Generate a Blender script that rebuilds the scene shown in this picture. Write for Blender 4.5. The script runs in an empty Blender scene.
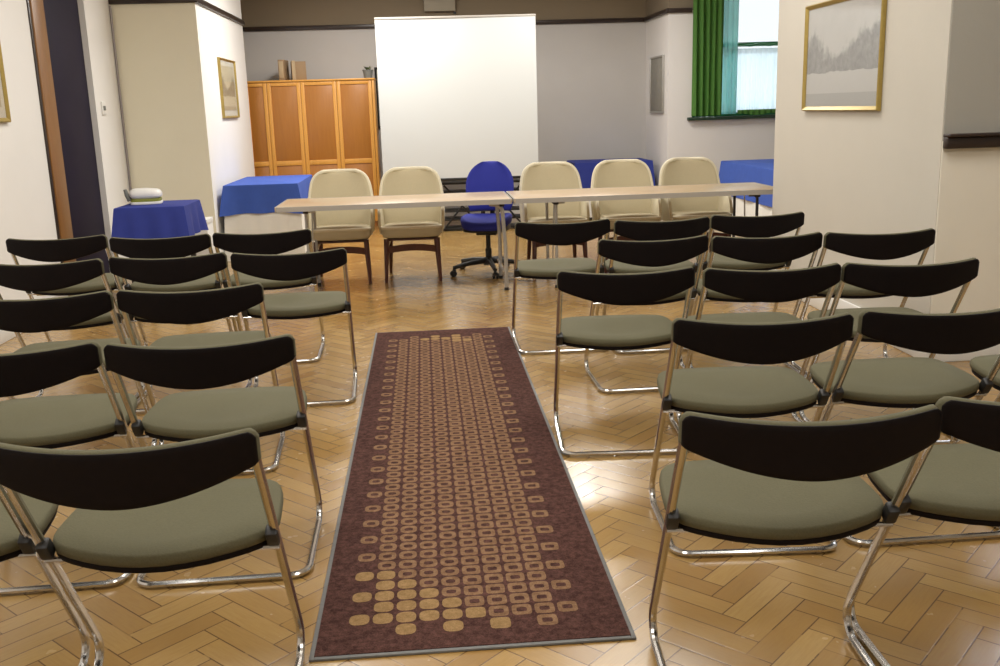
import bpy, bmesh, math, random
from mathutils import Vector, Matrix
random.seed(4)
S = bpy.context.scene
COL = S.collection

# ------------------------------------------------------------------ materials
def new_mat(name):
    m = bpy.data.materials.new(name); m.use_nodes = True
    nt = m.node_tree
    return m, nt, nt.nodes['Principled BSDF']

class G:
    """tiny node builder"""
    def __init__(s, nt): s.nt = nt
    def node(s, t, **k):
        n = s.nt.nodes.new(t)
        for a, b in k.items(): setattr(n, a, b)
        return n
    def link(s, a, b): s.nt.links.new(a, b)
    def put(s, sock, v):
        if hasattr(v, 'is_output'): s.link(v, sock)
        else: sock.default_value = v
    def m(s, op, a, b=0.0, c=0.0):
        n = s.node('ShaderNodeMath', operation=op)
        s.put(n.inputs[0], a); s.put(n.inputs[1], b); s.put(n.inputs[2], c)
        return n.outputs[0]
    def mixc(s, f, a, b):
        n = s.node('ShaderNodeMix', data_type='RGBA')
        s.put(n.inputs[0], f)
        for i, v in ((6, a), (7, b)):
            if hasattr(v, 'is_output'): s.link(v, n.inputs[i])
            else: n.inputs[i].default_value = (*v, 1)
        return n.outputs[2]
    def mixf(s, f, a, b):
        n = s.node('ShaderNodeMix', data_type='FLOAT')
        s.put(n.inputs[0], f); s.put(n.inputs[2], a); s.put(n.inputs[3], b)
        return n.outputs[0]
    def xyz(s, x, y, z):
        n = s.node('ShaderNodeCombineXYZ')
        for i, v in enumerate((x, y, z)): s.put(n.inputs[i], v)
        return n.outputs[0]
    def noise(s, vec, scale, detail=3.0, rough=.55):
        n = s.node('ShaderNodeTexNoise')
        s.put(n.inputs['Vector'], vec); n.inputs['Scale'].default_value = scale
        n.inputs['Detail'].default_value = detail; n.inputs['Roughness'].default_value = rough
        return n.outputs[0]
    def obj(s): return s.node('ShaderNodeTexCoord').outputs['Object']
    def sep(s, v):
        n = s.node('ShaderNodeSeparateXYZ'); s.link(v, n.inputs[0]); return n.outputs

def simple(name, col, rough=.6, metal=0., noise=0., nscale=30., bump=0., spec=.5, stretch=None, sheen=0.):
    m, nt, p = new_mat(name); g = G(nt)
    p.inputs['Roughness'].default_value = rough; p.inputs['Metallic'].default_value = metal
    p.inputs['Specular IOR Level'].default_value = spec
    if sheen: p.inputs['Sheen Weight'].default_value = sheen
    v = g.obj()
    if stretch:
        mp = g.node('ShaderNodeMapping'); g.link(v, mp.inputs[0]); mp.inputs['Scale'].default_value = stretch; v = mp.outputs[0]
    if noise or bump:
        n = g.noise(v, nscale)
        if noise:
            a = [max(0, c*(1-noise)) for c in col]; b = [min(1, c*(1+noise)) for c in col]
            g.link(g.mixc(n, a, b), p.inputs['Base Color'])
        else: p.inputs['Base Color'].default_value = (*col, 1)
        if bump:
            bn = g.node('ShaderNodeBump'); bn.inputs['Strength'].default_value = bump; bn.inputs['Distance'].default_value = .01
            g.link(n, bn.inputs['Height']); g.link(bn.outputs[0], p.inputs['Normal'])
    else: p.inputs['Base Color'].default_value = (*col, 1)
    return m

def parquet():
    m, nt, p = new_mat('herringbone_parquet'); g = G(nt)
    x, y, _ = g.sep(g.obj())
    W = .0745; c = math.sqrt(.5)/W
    px = g.m('MULTIPLY', g.m('ADD', x, y), c); py = g.m('MULTIPLY', g.m('SUBTRACT', y, x), c)
    i = g.m('FLOOR', px); j = g.m('FLOOR', py)
    d = g.m('FLOORED_MODULO', g.m('SUBTRACT', i, j), 8.0)
    isv = g.m('GREATER_THAN', d, 3.5)
    e = g.m('SUBTRACT', 7.0, d)
    alH = g.m('ADD', g.m('SUBTRACT', px, i), d); acH = g.m('SUBTRACT', py, j)
    alV = g.m('ADD', g.m('SUBTRACT', py, j), e); acV = g.m('SUBTRACT', px, i)
    al = g.mixf(isv, alH, alV); ac = g.mixf(isv, acH, acV)
    ix = g.mixf(isv, g.m('SUBTRACT', i, d), i); iy = g.mixf(isv, j, g.m('SUBTRACT', j, e))
    wn = g.node('ShaderNodeTexWhiteNoise'); g.link(g.xyz(ix, iy, isv), wn.inputs['Vector'])
    r = wn.outputs['Value']
    edge = g.m('MINIMUM', g.m('MINIMUM', ac, g.m('SUBTRACT', 1.0, ac)), g.m('MINIMUM', al, g.m('SUBTRACT', 4.0, al)))
    line = g.m('LESS_THAN', edge, .026)
    grain = g.noise(g.xyz(g.m('ADD', g.m('MULTIPLY', al, .5), g.m('MULTIPLY', r, 97.0)), g.m('MULTIPLY', ac, 5.0), g.m('MULTIPLY', r, 31.0)), 2.4, 5.0, .6)
    col = g.mixc(r, (.30, .176, .048), (.475, .320, .112))
    col = g.mixc(g.m('MULTIPLY', grain, .62), col, (.21, .095, .026))
    blot = g.noise(g.obj(), 1.3, 3.0)
    col = g.mixc(g.m('MULTIPLY', blot, .30), col, (.55, .33, .12))
    wear = g.m('GREATER_THAN', g.noise(g.obj(), 5.0, 2.0), .40)
    lf = g.m('MULTIPLY', line, g.mixf(wear, .35, .85))
    col = g.mixc(lf, col, (.085, .04, .015))
    g.link(col, p.inputs['Base Color'])
    g.link(g.m('ADD', .15, g.m('MULTIPLY', g.noise(g.obj(), 9.0, 3.0), .18)), p.inputs['Roughness'])
    p.inputs['Specular IOR Level'].default_value = .5
    p.inputs['Coat Weight'].default_value = .35; p.inputs['Coat Roughness'].default_value = .2
    bn = g.node('ShaderNodeBump'); bn.inputs['Strength'].default_value = .12; bn.inputs['Distance'].default_value = .004
    g.link(g.m('ADD', g.m('MULTIPLY', g.m('MINIMUM', edge, .06), 8.0), g.m('MULTIPLY', r, .3)), bn.inputs['Height'])
    g.link(bn.outputs[0], p.inputs['Normal'])
    return m

def wall_paint(name, low, high=None, zsplit=2.5):
    m, nt, p = new_mat(name); g = G(nt)
    v = g.obj(); n = g.noise(v, 2.2, 4.0)
    col = g.mixc(n, [c*.95 for c in low], [min(1, c*1.04) for c in low])
    if high:
        z = g.sep(v)[2]
        col = g.mixc(g.m('GREATER_THAN', z, zsplit), col, high)
    g.link(col, p.inputs['Base Color']); p.inputs['Roughness'].default_value = .75
    bn = g.node('ShaderNodeBump'); bn.inputs['Strength'].default_value = .05; bn.inputs['Distance'].default_value = .01
    g.link(g.noise(v, 40.0), bn.inputs['Height']); g.link(bn.outputs[0], p.inputs['Normal'])
    return m

def carpet(name, a, b, scale=260.):
    m, nt, p = new_mat(name); g = G(nt)
    v = g.obj(); n = g.noise(v, scale, 2.0, .7); n2 = g.noise(v, 55., 2.0)
    f = g.m('MULTIPLY', g.m('ADD', n, n2), .5)
    r = g.node('ShaderNodeMapRange'); g.link(f, r.inputs[0]); r.inputs[1].default_value = .38; r.inputs[2].default_value = .62
    g.link(g.mixc(r.outputs[0], a, b), p.inputs['Base Color'])
    p.inputs['Roughness'].default_value = .95; p.inputs['Specular IOR Level'].default_value = .1
    bn = g.node('ShaderNodeBump'); bn.inputs['Strength'].default_value = .5; bn.inputs['Distance'].default_value = .004
    g.link(n, bn.inputs['Height']); g.link(bn.outputs[0], p.inputs['Normal'])
    return m

def translucent(name, col, opacity, trans=.6):
    m, nt, p = new_mat(name); g = G(nt)
    out = nt.nodes['Material Output']
    d = g.node('ShaderNodeBsdfDiffuse'); d.inputs[0].default_value = (*col, 1)
    t = g.node('ShaderNodeBsdfTranslucent'); t.inputs[0].default_value = (*col, 1)
    tr = g.node('ShaderNodeBsdfTransparent'); tr.inputs[0].default_value = (1, 1, 1, 1)
    a = g.node('ShaderNodeMixShader'); a.inputs[0].default_value = trans; g.link(d.outputs[0], a.inputs[1]); g.link(t.outputs[0], a.inputs[2])
    b = g.node('ShaderNodeMixShader'); b.inputs[0].default_value = opacity; g.link(tr.outputs[0], b.inputs[1]); g.link(a.outputs[0], b.inputs[2])
    g.link(b.outputs[0], out.inputs[0])
    return m

def glass(name, tint=(1, 1, 1), gloss=.08, rough=.02):
    m, nt, p = new_mat(name); g = G(nt); out = nt.nodes['Material Output']
    tr = g.node('ShaderNodeBsdfTransparent'); tr.inputs[0].default_value = (*tint, 1)
    gl = g.node('ShaderNodeBsdfGlossy'); gl.inputs['Roughness'].default_value = rough
    b = g.node('ShaderNodeMixShader'); b.inputs[0].default_value = gloss
    g.link(tr.outputs[0], b.inputs[1]); g.link(gl.outputs[0], b.inputs[2]); g.link(b.outputs[0], out.inputs[0])
    return m

def print_art(name, dark, light, w, h):
    """faint monochrome landscape print: pale sky, soft tree masses, a pale building and a darker strip of grass (object space: x across, z up)"""
    m, nt, p = new_mat(name); g = G(nt)
    v = g.obj(); x, y, z = g.sep(v)
    u = g.m('DIVIDE', x, w); q = g.m('DIVIDE', z, h)      # -.5 .. .5
    n = g.noise(v, 4.0/h, 5.0, .6); n2 = g.noise(v, 12.0/h, 4.0, .7)
    mid = [a*.45+b*.55 for a, b in zip(dark, light)]
    sky = g.mixc(g.m('MULTIPLY', n, .6), light, mid)
    edge = g.m('ABSOLUTE', g.m('ADD', u, .05))
    top = g.m('ADD', g.m('MULTIPLY', n, .75), g.m('SUBTRACT', g.m('MULTIPLY', edge, .55), .36))
    tr = g.node('ShaderNodeMapRange'); g.link(g.m('SUBTRACT', top, q), tr.inputs[0]); tr.inputs[1].default_value = -.03; tr.inputs[2].default_value = .10
    col = g.mixc(g.m('MULTIPLY', tr.outputs[0], g.m('ADD', .25, g.m('MULTIPLY', n2, .75))), sky, dark)
    meadow = g.m('LESS_THAN', q, g.m('ADD', -.20, g.m('MULTIPLY', n, .08)))
    col = g.mixc(g.m('MULTIPLY', meadow, .85), col, light)
    strip = g.m('LESS_THAN', q, -.37)
    col = g.mixc(g.m('MULTIPLY', strip, .8), col, mid)
    g.link(col, p.inputs['Base Color']); p.inputs['Roughness'].default_value = .5
    return m

def wood(name, a, b, rough=.35, axis='Z', scale=4.):
    m, nt, p = new_mat(name); g = G(nt)
    st = {'Z': (9, 9, .7), 'X': (.7, 9, 9), 'Y': (9, .7, 9)}[axis]
    mp = g.node('ShaderNodeMapping'); g.link(g.obj(), mp.inputs[0]); mp.inputs['Scale'].default_value = st
    n = g.noise(mp.outputs[0], scale, 5.0, .6)
    g.link(g.mixc(n, a, b), p.inputs['Base Color']); p.inputs['Roughness'].default_value = rough
    return m

M = dict(
    floor=parquet(),
    cream=wall_paint('cream_wall_paint', (.58, .55, .485)),
    white=wall_paint('white_wall_paint', (.80, .79, .77)),
    yellow=wall_paint('pale_cream_wall_paint', (.86, .82, .66)),
    grey=wall_paint('grey_wall_paint_brown_above_rail', (.50, .48, .46), (.19, .145, .09)),
    offwhite=wall_paint('off_white_paint_brown_above_rail', (.74, .72, .70), (.20, .16, .11)),
    greytop=wall_paint('cream_below_grey_above_rail', (.82, .78, .68), (.39, .375, .335), 1.19),
    ceil=simple('ceiling_paint', (.8, .78, .73), .8),
    rail=wood('dark_rail_wood', (.018, .011, .009), (.04, .025, .02), .3, 'X'),
    plastic=simple('black_brown_plastic', (.007, .0045, .0045), .6, noise=.3, nscale=60, spec=.12),
    olive=simple('olive_upholstery', (.108, .100, .054), .85, noise=.16, nscale=180, bump=.15),
    chrome=simple('chrome_tube', (.62, .61, .60), .20, 1.0),
    blackp=simple('black_plastic', (.012, .012, .013), .45),
    beige=simple('beige_upholstery', (.56, .49, .33), .9, noise=.08, nscale=120, bump=.1),
    beigetrim=simple('cream_piping', (.78, .72, .55), .8, noise=.05, nscale=80),
    redwood=wood('dark_red_wood', (.045, .012, .007), (.11, .03, .016), .3),
    blueup=simple('royal_blue_upholstery', (.022, .032, .32), .85, noise=.2, nscale=150, bump=.1),
    bluecloth=simple('blue_tablecloth', (.040, .098, .43), .8, noise=.12, nscale=14),
    navycloth=simple('deep_blue_tablecloth', (.018, .034, .25), .8, noise=.12, nscale=14),
    whitecloth=simple('white_cloth', (.80, .79, .74), .9, noise=.04, nscale=10),
    beech=wood('pale_beech_top', (.46, .33, .205), (.60, .46, .31), .3, 'X'),
    edge=simple('grey_beige_edge_band', (.36, .335, .30), .5),
    legm=simple('grey_painted_steel', (.42, .41, .39), .35, .6),
    darkleg=simple('dark_painted_steel', (.035, .033, .035), .4, .3),
    oak=wood('orange_oak', (.58, .26, .045), (.78, .40, .085), .35),
    oakp=wood('orange_oak_panel', (.34, .13, .023), (.47, .195, .036), .35),
    screen=simple('projection_fabric', (.53, .545, .54), .9),
    blackm=simple('black_metal', (.014, .013, .013), .4, .2),
    greybin=simple('grey_plastic_tray', (.42, .41, .39), .6),
    navy=simple('navy_door_paint', (.012, .007, .024), .6, noise=.25, nscale=4, spec=.15),
    jamb=wood('brown_jamb_wood', (.20, .085, .022), (.30, .14, .04), .4),
    gold=simple('gilt_frame', (.42, .31, .09), .35, .55, noise=.15, nscale=40),
    green=translucent('green_curtain_cloth', (.12, .27, .07), 1.0, .4),
    teal=translucent('sheer_teal_curtain', (.30, .62, .58), .72, .7),
    net=translucent('white_net_curtain', (.84, .93, .97), .70, .8),
    greenp=simple('green_gloss_paint', (.02, .17, .06), .3),
    wframe=simple('white_window_paint', (.75, .78, .77), .4),
    sill=simple('dark_green_sill_paint', (.012, .035, .018), .3),
    pane=glass('window_glass'),
    picglass=glass('picture_glass', (1, 1, 1), .07, .05),
    art=print_art('faint_landscape_print', (.11, .108, .108), (.50, .49, .47), 1.1, .64),
    art2=print_art('sepia_print', (.16, .13, .08), (.55, .50, .36), .7, .5),
    mountc=simple('pale_mount_card', (.56, .54, .47), .8),
    rug=carpet('brown_rug_pile', (.040, .017, .014), (.112, .053, .043)),
    motif=carpet('tan_rug_motif', (.16, .088, .047), (.27, .160, .092)),
    solid=carpet('ochre_rug_motif', (.22, .135, .058), (.34, .215, .100)),
    rubber=simple('grey_rubber_edge', (.17, .17, .165), .7, noise=.2, nscale=60),
    card=simple('brown_cardboard', (.30, .20, .11), .8, noise=.12, nscale=12),
    card2=simple('pale_cardboard', (.44, .33, .20), .8, noise=.1, nscale=12),
    whitep=simple('white_plastic', (.80, .80, .78), .4),
    greyp=simple('grey_plastic', (.17, .18, .17), .5),
    oliveg=simple('olive_green_plastic', (.23, .25, .035), .45),
    board=simple('grey_notice_felt', (.25, .24, .21), .9, noise=.15, nscale=20),
    plant=simple('leaf_green', (.10, .13, .04), .7, noise=.3, nscale=60),
    steel=simple('cable_conduit', (.33, .30, .29), .4, .2),
    panelb=simple('beige_panel', (.30, .26, .19), .6),
    asphalt=simple('pale_paving', (.5, .5, .5), .9),
)

# ------------------------------------------------------------------ mesh helpers
class MB:
    def __init__(s): s.v = []; s.f = []; s.mi = []
    def add(s, vs, fs, mi=0):
        b = len(s.v); s.v += [tuple(v) for v in vs]
        for f in fs: s.f.append(tuple(b+i for i in f)); s.mi.append(mi)
        return s
    def box(s, x0, x1, y0, y1, z0, z1, mi=0, bev=0.):
        if bev > 0:
            bm = bmesh.new(); bmesh.ops.create_cube(bm, size=1)
            for v in bm.verts: v.co = Vector(((x0+x1)/2+v.co.x*(x1-x0), (y0+y1)/2+v.co.y*(y1-y0), (z0+z1)/2+v.co.z*(z1-z0)))
            bmesh.ops.bevel(bm, geom=bm.edges[:], offset=bev, segments=2, profile=.5, affect='EDGES')
            return s.bm(bm, mi)
        vs = [(x, y, z) for z in (z0, z1) for y in (y0, y1) for x in (x0, x1)]
        return s.add(vs, [(0, 2, 3, 1), (4, 5, 7, 6), (0, 1, 5, 4), (2, 6, 7, 3), (0, 4, 6, 2), (1, 3, 7, 5)], mi)
    def bm(s, bm, mi=0):
        bm.verts.ensure_lookup_table(); bm.verts.index_update()
        s.add([v.co[:] for v in bm.verts], [[v.index for v in f.verts] for f in bm.faces], mi); bm.free(); return s
    def tube(s, pts, r, n=10, closed=False, mi=0, caps=True):
        pts = [Vector(p) for p in pts]; N = len(pts); rings = []
        rr = r if isinstance(r, (list, tuple)) else [r]*N
        up = None
        for i, p in enumerate(pts):
            a = pts[(i-1) % N] if (i > 0 or closed) else p; b = pts[(i+1) % N] if (i < N-1 or closed) else p
            t = (b-a).normalized()
            if up is None:
                up = Vector((0, 0, 1)) if abs(t.z) < .9 else Vector((0, 1, 0))
            u = (up - t*up.dot(t)).normalized(); w = t.cross(u); up = u
            rings.append([p + (u*math.cos(2*math.pi*k/n)+w*math.sin(2*math.pi*k/n))*rr[i] for k in range(n)])
        vs = [v for ring in rings for v in ring]; fs = []
        for i in range(N if closed else N-1):
            a = i*n; b = ((i+1) % N)*n
            for k in range(n): fs.append((a+k, a+(k+1) % n, b+(k+1) % n, b+k))
        if not closed and caps: fs += [tuple(range(n-1, -1, -1)), tuple((N-1)*n+k for k in range(n))]
        return s.add(vs, fs, mi)
    def lathe(s, prof, n=24, c=(0, 0, 0), mi=0):
        vs = []; fs = []
        for r, z in prof:
            for k in range(n): vs.append((c[0]+r*math.cos(2*math.pi*k/n), c[1]+r*math.sin(2*math.pi*k/n), c[2]+z))
        for i in range(len(prof)-1):
            for k in range(n): fs.append((i*n+k, i*n+(k+1) % n, (i+1)*n+(k+1) % n, (i+1)*n+k))
        fs += [tuple(range(n-1, -1, -1)), tuple((len(prof)-1)*n+k for k in range(n))]
        return s.add(vs, fs, mi)
    def grid(s, nx, ny, fn, mi=0, thick=None):
        """sheet fn(i/nx, j/ny) -> point; thick: vector function for a closed sheet"""
        P = [[Vector(fn(i/nx, j/ny)) for i in range(nx+1)] for j in range(ny+1)]
        W = nx+1
        vs = [p for row in P for p in row]
        fs = [(j*W+i, j*W+i+1, (j+1)*W+i+1, (j+1)*W+i) for j in range(ny) for i in range(nx)]
        if thick is None: return s.add(vs, fs, mi)
        n0 = len(vs); vs2 = [p+Vector(thick) for p in vs]
        fs2 = [tuple(n0+k for k in reversed(f)) for f in fs]
        loop = [i for i in range(W)] + [j*W+nx for j in range(1, ny+1)] + [ny*W+i for i in range(nx-1, -1, -1)] + [j*W for j in range(ny-1, 0, -1)]
        fs3 = [(loop[(k+1) % len(loop)], loop[k], n0+loop[k], n0+loop[(k+1) % len(loop)]) for k in range(len(loop))]
        return s.add(vs+vs2, fs+fs2+fs3, mi)
    def prism(s, outline, z0, z1, mi=0, bev=0., seg=2):
        """outline [(x,y)] CCW extruded in z with rounded rims"""
        n = len(outline); cx = sum(p[0] for p in outline)/n; cy = sum(p[1] for p in outline)/n
        R = max(math.hypot(p[0]-cx, p[1]-cy) for p in outline)
        levels = []
        if bev > 0:
            for k in range(seg+1):
                a = math.pi/2*k/seg; levels.append((bev*(1-math.sin(a)), z0+bev*(1-math.cos(a))))
            for k in range(seg+1):
                a = math.pi/2*(1-k/seg); levels.append((bev*(1-math.sin(a)), z1-bev*(1-math.cos(a))))
        else: levels = [(0, z0), (0, z1)]
        vs = []; fs = []
        for ins, z in levels:
            q = 1-ins/R
            for x, y in outline: vs.append((cx+(x-cx)*q, cy+(y-cy)*q, z))
        for l in range(len(levels)-1):
            for k in range(n): fs.append((l*n+k, l*n+(k+1) % n, (l+1)*n+(k+1) % n, (l+1)*n+k))
        fs += [tuple(range(n-1, -1, -1)), tuple((len(levels)-1)*n+k for k in range(n))]
        return s.add(vs, fs, mi)
    def xf(s, mat):
        s.v = [tuple(mat @ Vector(v)) for v in s.v]; return s
    def build(s, name, mats, parent=None, sharp=35):
        me = bpy.data.meshes.new(name)
        me.from_pydata(s.v, [], s.f)
        mats = mats if isinstance(mats, (list, tuple)) else [mats]
        for m in mats: me.materials.append(M[m] if isinstance(m, str) else m)
        me.polygons.foreach_set('material_index', s.mi)
        bm = bmesh.new(); bm.from_mesh(me)
        bmesh.ops.recalc_face_normals(bm, faces=bm.faces[:])
        for f in bm.faces: f.smooth = True
        for e in bm.edges:
            if len(e.link_faces) != 2 or e.calc_face_angle(0) > math.radians(sharp): e.smooth = False
        bm.to_mesh(me); bm.free(); me.update()
        o = bpy.data.objects.new(name, me); COL.objects.link(o)
        if parent: o.parent = parent
        return o

def fillet(pts, rad, seg=6):
    pts = [Vector(p) for p in pts]; out = [pts[0]]
    for i in range(1, len(pts)-1):
        a, p, b = pts[i-1], pts[i], pts[i+1]; r = rad[i] if isinstance(rad, dict) else rad
        u = (a-p).normalized(); w = (b-p).normalized(); ang = u.angle(w)
        t = min(r/math.tan(ang/2), .48*(a-p).length, .48*(b-p).length); rr = t*math.tan(ang/2)
        bis = (u+w).normalized(); c = p+bis*(rr/math.sin(ang/2))
        s0 = p+u*t-c; s1 = p+w*t-c; tot = s0.angle(s1); ax = s0.cross(s1).normalized()
        for k in range(seg+1): out.append(c+Matrix.Rotation(tot*k/seg, 3, ax) @ s0)
    out.append(pts[-1]); return out

def tag(o, label=None, cat=None, group=None, kind=None):
    if label: o['label'] = label
    if cat: o['category'] = cat
    if group: o['group'] = group
    if kind: o['kind'] = kind
    return o
def empty(name, loc, label, cat, group=None, rz=0):
    o = bpy.data.objects.new(name, None); COL.objects.link(o); o.empty_display_size = .1
    o.location = loc; o.rotation_euler = (0, 0, rz)
    return tag(o, label, cat, group)
def struct(name, mb, mat, label, parent=None):
    o = mb.build(name, mat, parent)
    return tag(o, label, None, None, 'structure')
def copy_tree(o, parent=None):
    c = o.copy(); COL.objects.link(c)
    if parent: c.parent = parent
    for ch in list(o.children): copy_tree(ch, c)
    return c

# ------------------------------------------------------------------ the room
XL, XS, XP = -2.85, -2.068, 2.70
ZC, ZR = 3.2, 2.50
BACK = -3.0
struct('floor', MB().box(XL-.15, 5.2, BACK-.1, 13.4, -.1, 0), 'floor', 'golden herringbone parquet floor')
struct('ceiling', MB().box(XL-.15, 5.2, BACK-.1, 13.4, ZC, ZC+.1), 'ceil', 'pale painted ceiling')
struct('wall_left', MB().box(XL-.15, XL, BACK, 7.80, 0, ZC).box(XL-.15, XL, 9.06, 9.8, 0, ZC).box(XL-.15, XL, 7.80, 9.06, 2.75, ZC), 'white', 'white wall on the left with a navy door')
struct('wall_left_far', MB().box(XL, XS, 9.8, 12.3, 0, ZC), ['yellow', 'white'], 'projecting cream chimney breast on the left')
o = bpy.data.objects['wall_left_far']
for p in o.data.polygons:
    if p.normal.x > .5: p.material_index = 1
struct('wall_left_recess', MB().box(XL-.15, XL, 12.3, 13.2, 0, ZC), 'white', 'short wall in the far left recess')
struct('wall_back', MB().box(XL-.15, 3.15, 13.2, 13.35, 0, ZC), 'grey', 'grey back wall, brown above its dark picture rail')
struct('wall_right_step', MB().box(3.0, 3.15, 12.2, 13.2, 0, ZC), 'offwhite', 'short return wall at the far right corner')
wx0, wx1, wz0, wz1 = 3.30, 4.50, 1.245, 2.95
struct('wall_right_window', MB().box(3.0, wx0, 12.0, 12.2, 0, ZC).box(wx1, 5.2, 12.0, 12.2, 0, ZC).box(wx0, wx1, 12.0, 12.2, 0, wz0).box(wx0, wx1, 12.0, 12.2, wz1, ZC), 'offwhite', 'off white wall holding the green curtained window')
struct('wall_right_alcove', MB().box(5.05, 5.2, 7.45, 12.0, 0, ZC).box(3.1, 5.2, 7.30, 7.45, 0, ZC), 'cream', 'walls of the alcove behind the pillar')
struct('wall_right_pillar', MB().box(XP, 3.1, 5.12, 7.45, 0, ZC).box(XP, 3.1, 4.985, 5.12, 0, ZC), ['cream'], 'broad cream pillar with the large gilt framed picture')
vx0, vx1, vz0, vz1 = 3.12, 4.35, 1.28, 2.75
struct('wall_right_near', MB().box(XP+.004, vx0, 4.975, 5.10, 0, ZC).box(vx1, 4.75, 4.975, 5.10, 0, ZC).box(vx0, vx1, 4.975, 5.10, 0, vz0).box(vx0, vx1, 4.975, 5.10, vz1, ZC), 'greytop', 'wall facing the seats, cream below the dado rail and grey above')
struct('wall_right', MB().box(4.7, 4.85, BACK, 4.985, 0, ZC), 'cream', 'cream right side wall')
struct('wall_rear', MB().box(XL-.15, 4.85, BACK-.1, BACK, 0, ZC), 'cream', 'cream wall behind the seats')

def railbox(x0, x1, y0, y1, z0, z1): return MB().box(x0, x1, y0, y1, z0, z1, 0, .006)
struct('trim_1', railbox(XL, 3.0, 13.165, 13.2, ZR-.027, ZR+.027), 'rail', 'dark picture rail across the back wall')
struct('trim_2', railbox(2.965, 3.0, 11.965, 13.165, ZR-.027, ZR+.027).box(3.0, 3.28, 11.965, 12.0, ZR-.027, ZR+.027, 0, .006), 'rail', 'dark picture rail turning the far right corner')
struct('trim_3', railbox(XS, XS+.03, 9.8, 12.3, ZR-.027, ZR+.027).box(XL, XS+.03, 9.77, 9.8, ZR-.027, ZR+.027, 0, .006), 'rail', 'dark picture rail round the chimney breast')
struct('trim_4', MB().box(XP, 4.7, 4.925, 4.975, 1.152, 1.212, 0, .008).box(XP, 4.7, 4.900, 4.975, 1.212, 1.228, 0, .005), 'rail', 'dark wooden dado rail on the right')
def skirt(name, segs, label):
    mb = MB()
    for s_ in segs: mb.box(*s_, 0.0, .14, 0, .006)
    struct(name, mb, 'whitep', label)
skirt('baseboard_left', [(XL, XL+.018, BACK, 7.79), (XL, XL+.018, 9.07, 9.8), (XL+.018, XS, 9.782, 9.8), (XS, XS+.018, 9.782, 12.3)], 'white baseboard along the left walls')
skirt('baseboard_back', [(XL, 3.0, 13.182, 13.2)], 'white baseboard under the grey back wall')
skirt('baseboard_right', [(XP-.018, XP, 4.95, 7.45), (XP, 4.7, 4.957, 4.975), (3.0, 5.05, 11.982, 12.0), (2.982, 3.0, 12.0, 13.18)], 'white baseboard along the right walls')

# door on the left
dr = MB().box(XL-.09, XL-.05, 8.05, 9.06, 0, 2.75, 0, .004)
door = struct('door_1', dr, 'navy', 'tall dark navy door in the left wall')
MB().box(XL-.10, XL+.022, 7.80, 8.05, 0, 2.75, 0, .006).build('door_jamb', 'jamb', door)['label'] = 'brown wooden door jamb'
MB().box(XL-.02, XL+.012, 7.765, 7.80, 0, 2.75, 0, .004).build('frame_edge', 'rail', door)

# conduit at the corner, switch
o = MB().tube([(XL+.012, 9.772, .0), (XL+.012, 9.772, ZR-.04)], .011, 8).build('cable_conduit', 'steel')
tag(o, 'thin grey conduit running up the corner beside the cream chimney breast', 'conduit')
sw = MB().box(XL, XL+.012, 9.20, 9.30, 1.47, 1.59, 0, .004).build('light_switch', 'whitep')
tag(sw, 'small white light switch on the wall right of the navy door', 'switch')
MB().box(XL+.012, XL+.02, 9.225, 9.245, 1.51, 1.55, 0, .003).build('rocker', 'greyp', sw)
MB().box(XL+.012, XL+.02, 9.255, 9.275, 1.51, 1.55, 0, .003).build('rocker', 'greyp', sw)

# ------------------------------------------------------------------ windows
def window(name, x0, x1, z0, z1, y, label, frame_mat):
    fr = MB(); t = .055
    fr.box(x0, x0+t, y-.03, y+.03, z0, z1, 0, .006).box(x1-t, x1, y-.03, y+.03, z0, z1, 0, .006)
    fr.box(x0+t, x1-t, y-.03, y+.03, z1-t, z1, 0, .006).box(x0+t, x1-t, y-.03, y+.03, z0, z0+t, 0, .006)
    zm = z0+(z1-z0)*.5
    fr.box(x0+t, x1-t, y-.028, y+.028, zm-.025, zm+.025, 0, .005)
    w = struct(name, fr, frame_mat, label)
    MB().box(x0+t, x1-t, y-.003, y+.003, z0+t, zm-.025).build('pane', 'pane', w)
    MB().box(x0+t, x1-t, y-.003, y+.003, zm+.025, z1-t).build('pane', 'pane', w)
    return w
w1 = window('window_1', wx0, wx1, wz0, wz1, 12.12, 'tall sash window with green curtains at the far right', 'greenp')
MB().box(wx0-.06, wx1+.06, 11.93, 12.1, wz0-.035, wz0+.004, 0, .006).build('window_sill', 'sill', w1)
window('window_2', vx0, vx1, vz0, vz1, 5.04, 'window in the right wall beside the seats', 'wframe')

def curtain(name, x0, x1, z0, z1, y, amp, folds, mat, label, flare=0., hem=.0):
    mb = MB(); ph = random.random()*6
    def fn(u, v):
        x = x0+(x1-x0)*u; z = z0+(z1-z0)*v
        a = amp*(.55+.45*(1-v))
        yy = y+a*math.sin(u*folds*2*math.pi+ph)+.3*a*math.sin(u*folds*4.7+ph*2+v*2)
        return (x+flare*(u-.5)*(1-v), yy, z+hem*math.sin(u*9+ph)*(1-v))
    mb.grid(max(24, int(folds*10)), 10, fn, 0, (0, .004, 0))
    o = mb.build(name, mat, None, 80); return o
c = curtain('curtain', 3.285, 3.66, wz0+.02, 2.93, 11.935, .028, 5, 'green', '')
tag(c, 'opaque green curtain drawn to the left side of the far window', 'curtain')
c = curtain('curtain', 3.60, 3.86, wz0+.03, 2.93, 12.0, .022, 4, 'teal', '')
tag(c, 'sheer teal curtain between the green curtain and the bright panes', 'curtain')
c = curtain('net_curtain', 3.74, 4.44, wz0+.05, 2.045, 12.035, .012, 11, 'net', '', hem=.006)
tag(c, 'white net curtain covering the lower half of the far window', 'curtain')
rod = empty('curtain_rod', (4.0, 12.035, 2.085), 'green wavy rod crossing the far window above the net curtain', 'rod')
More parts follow.
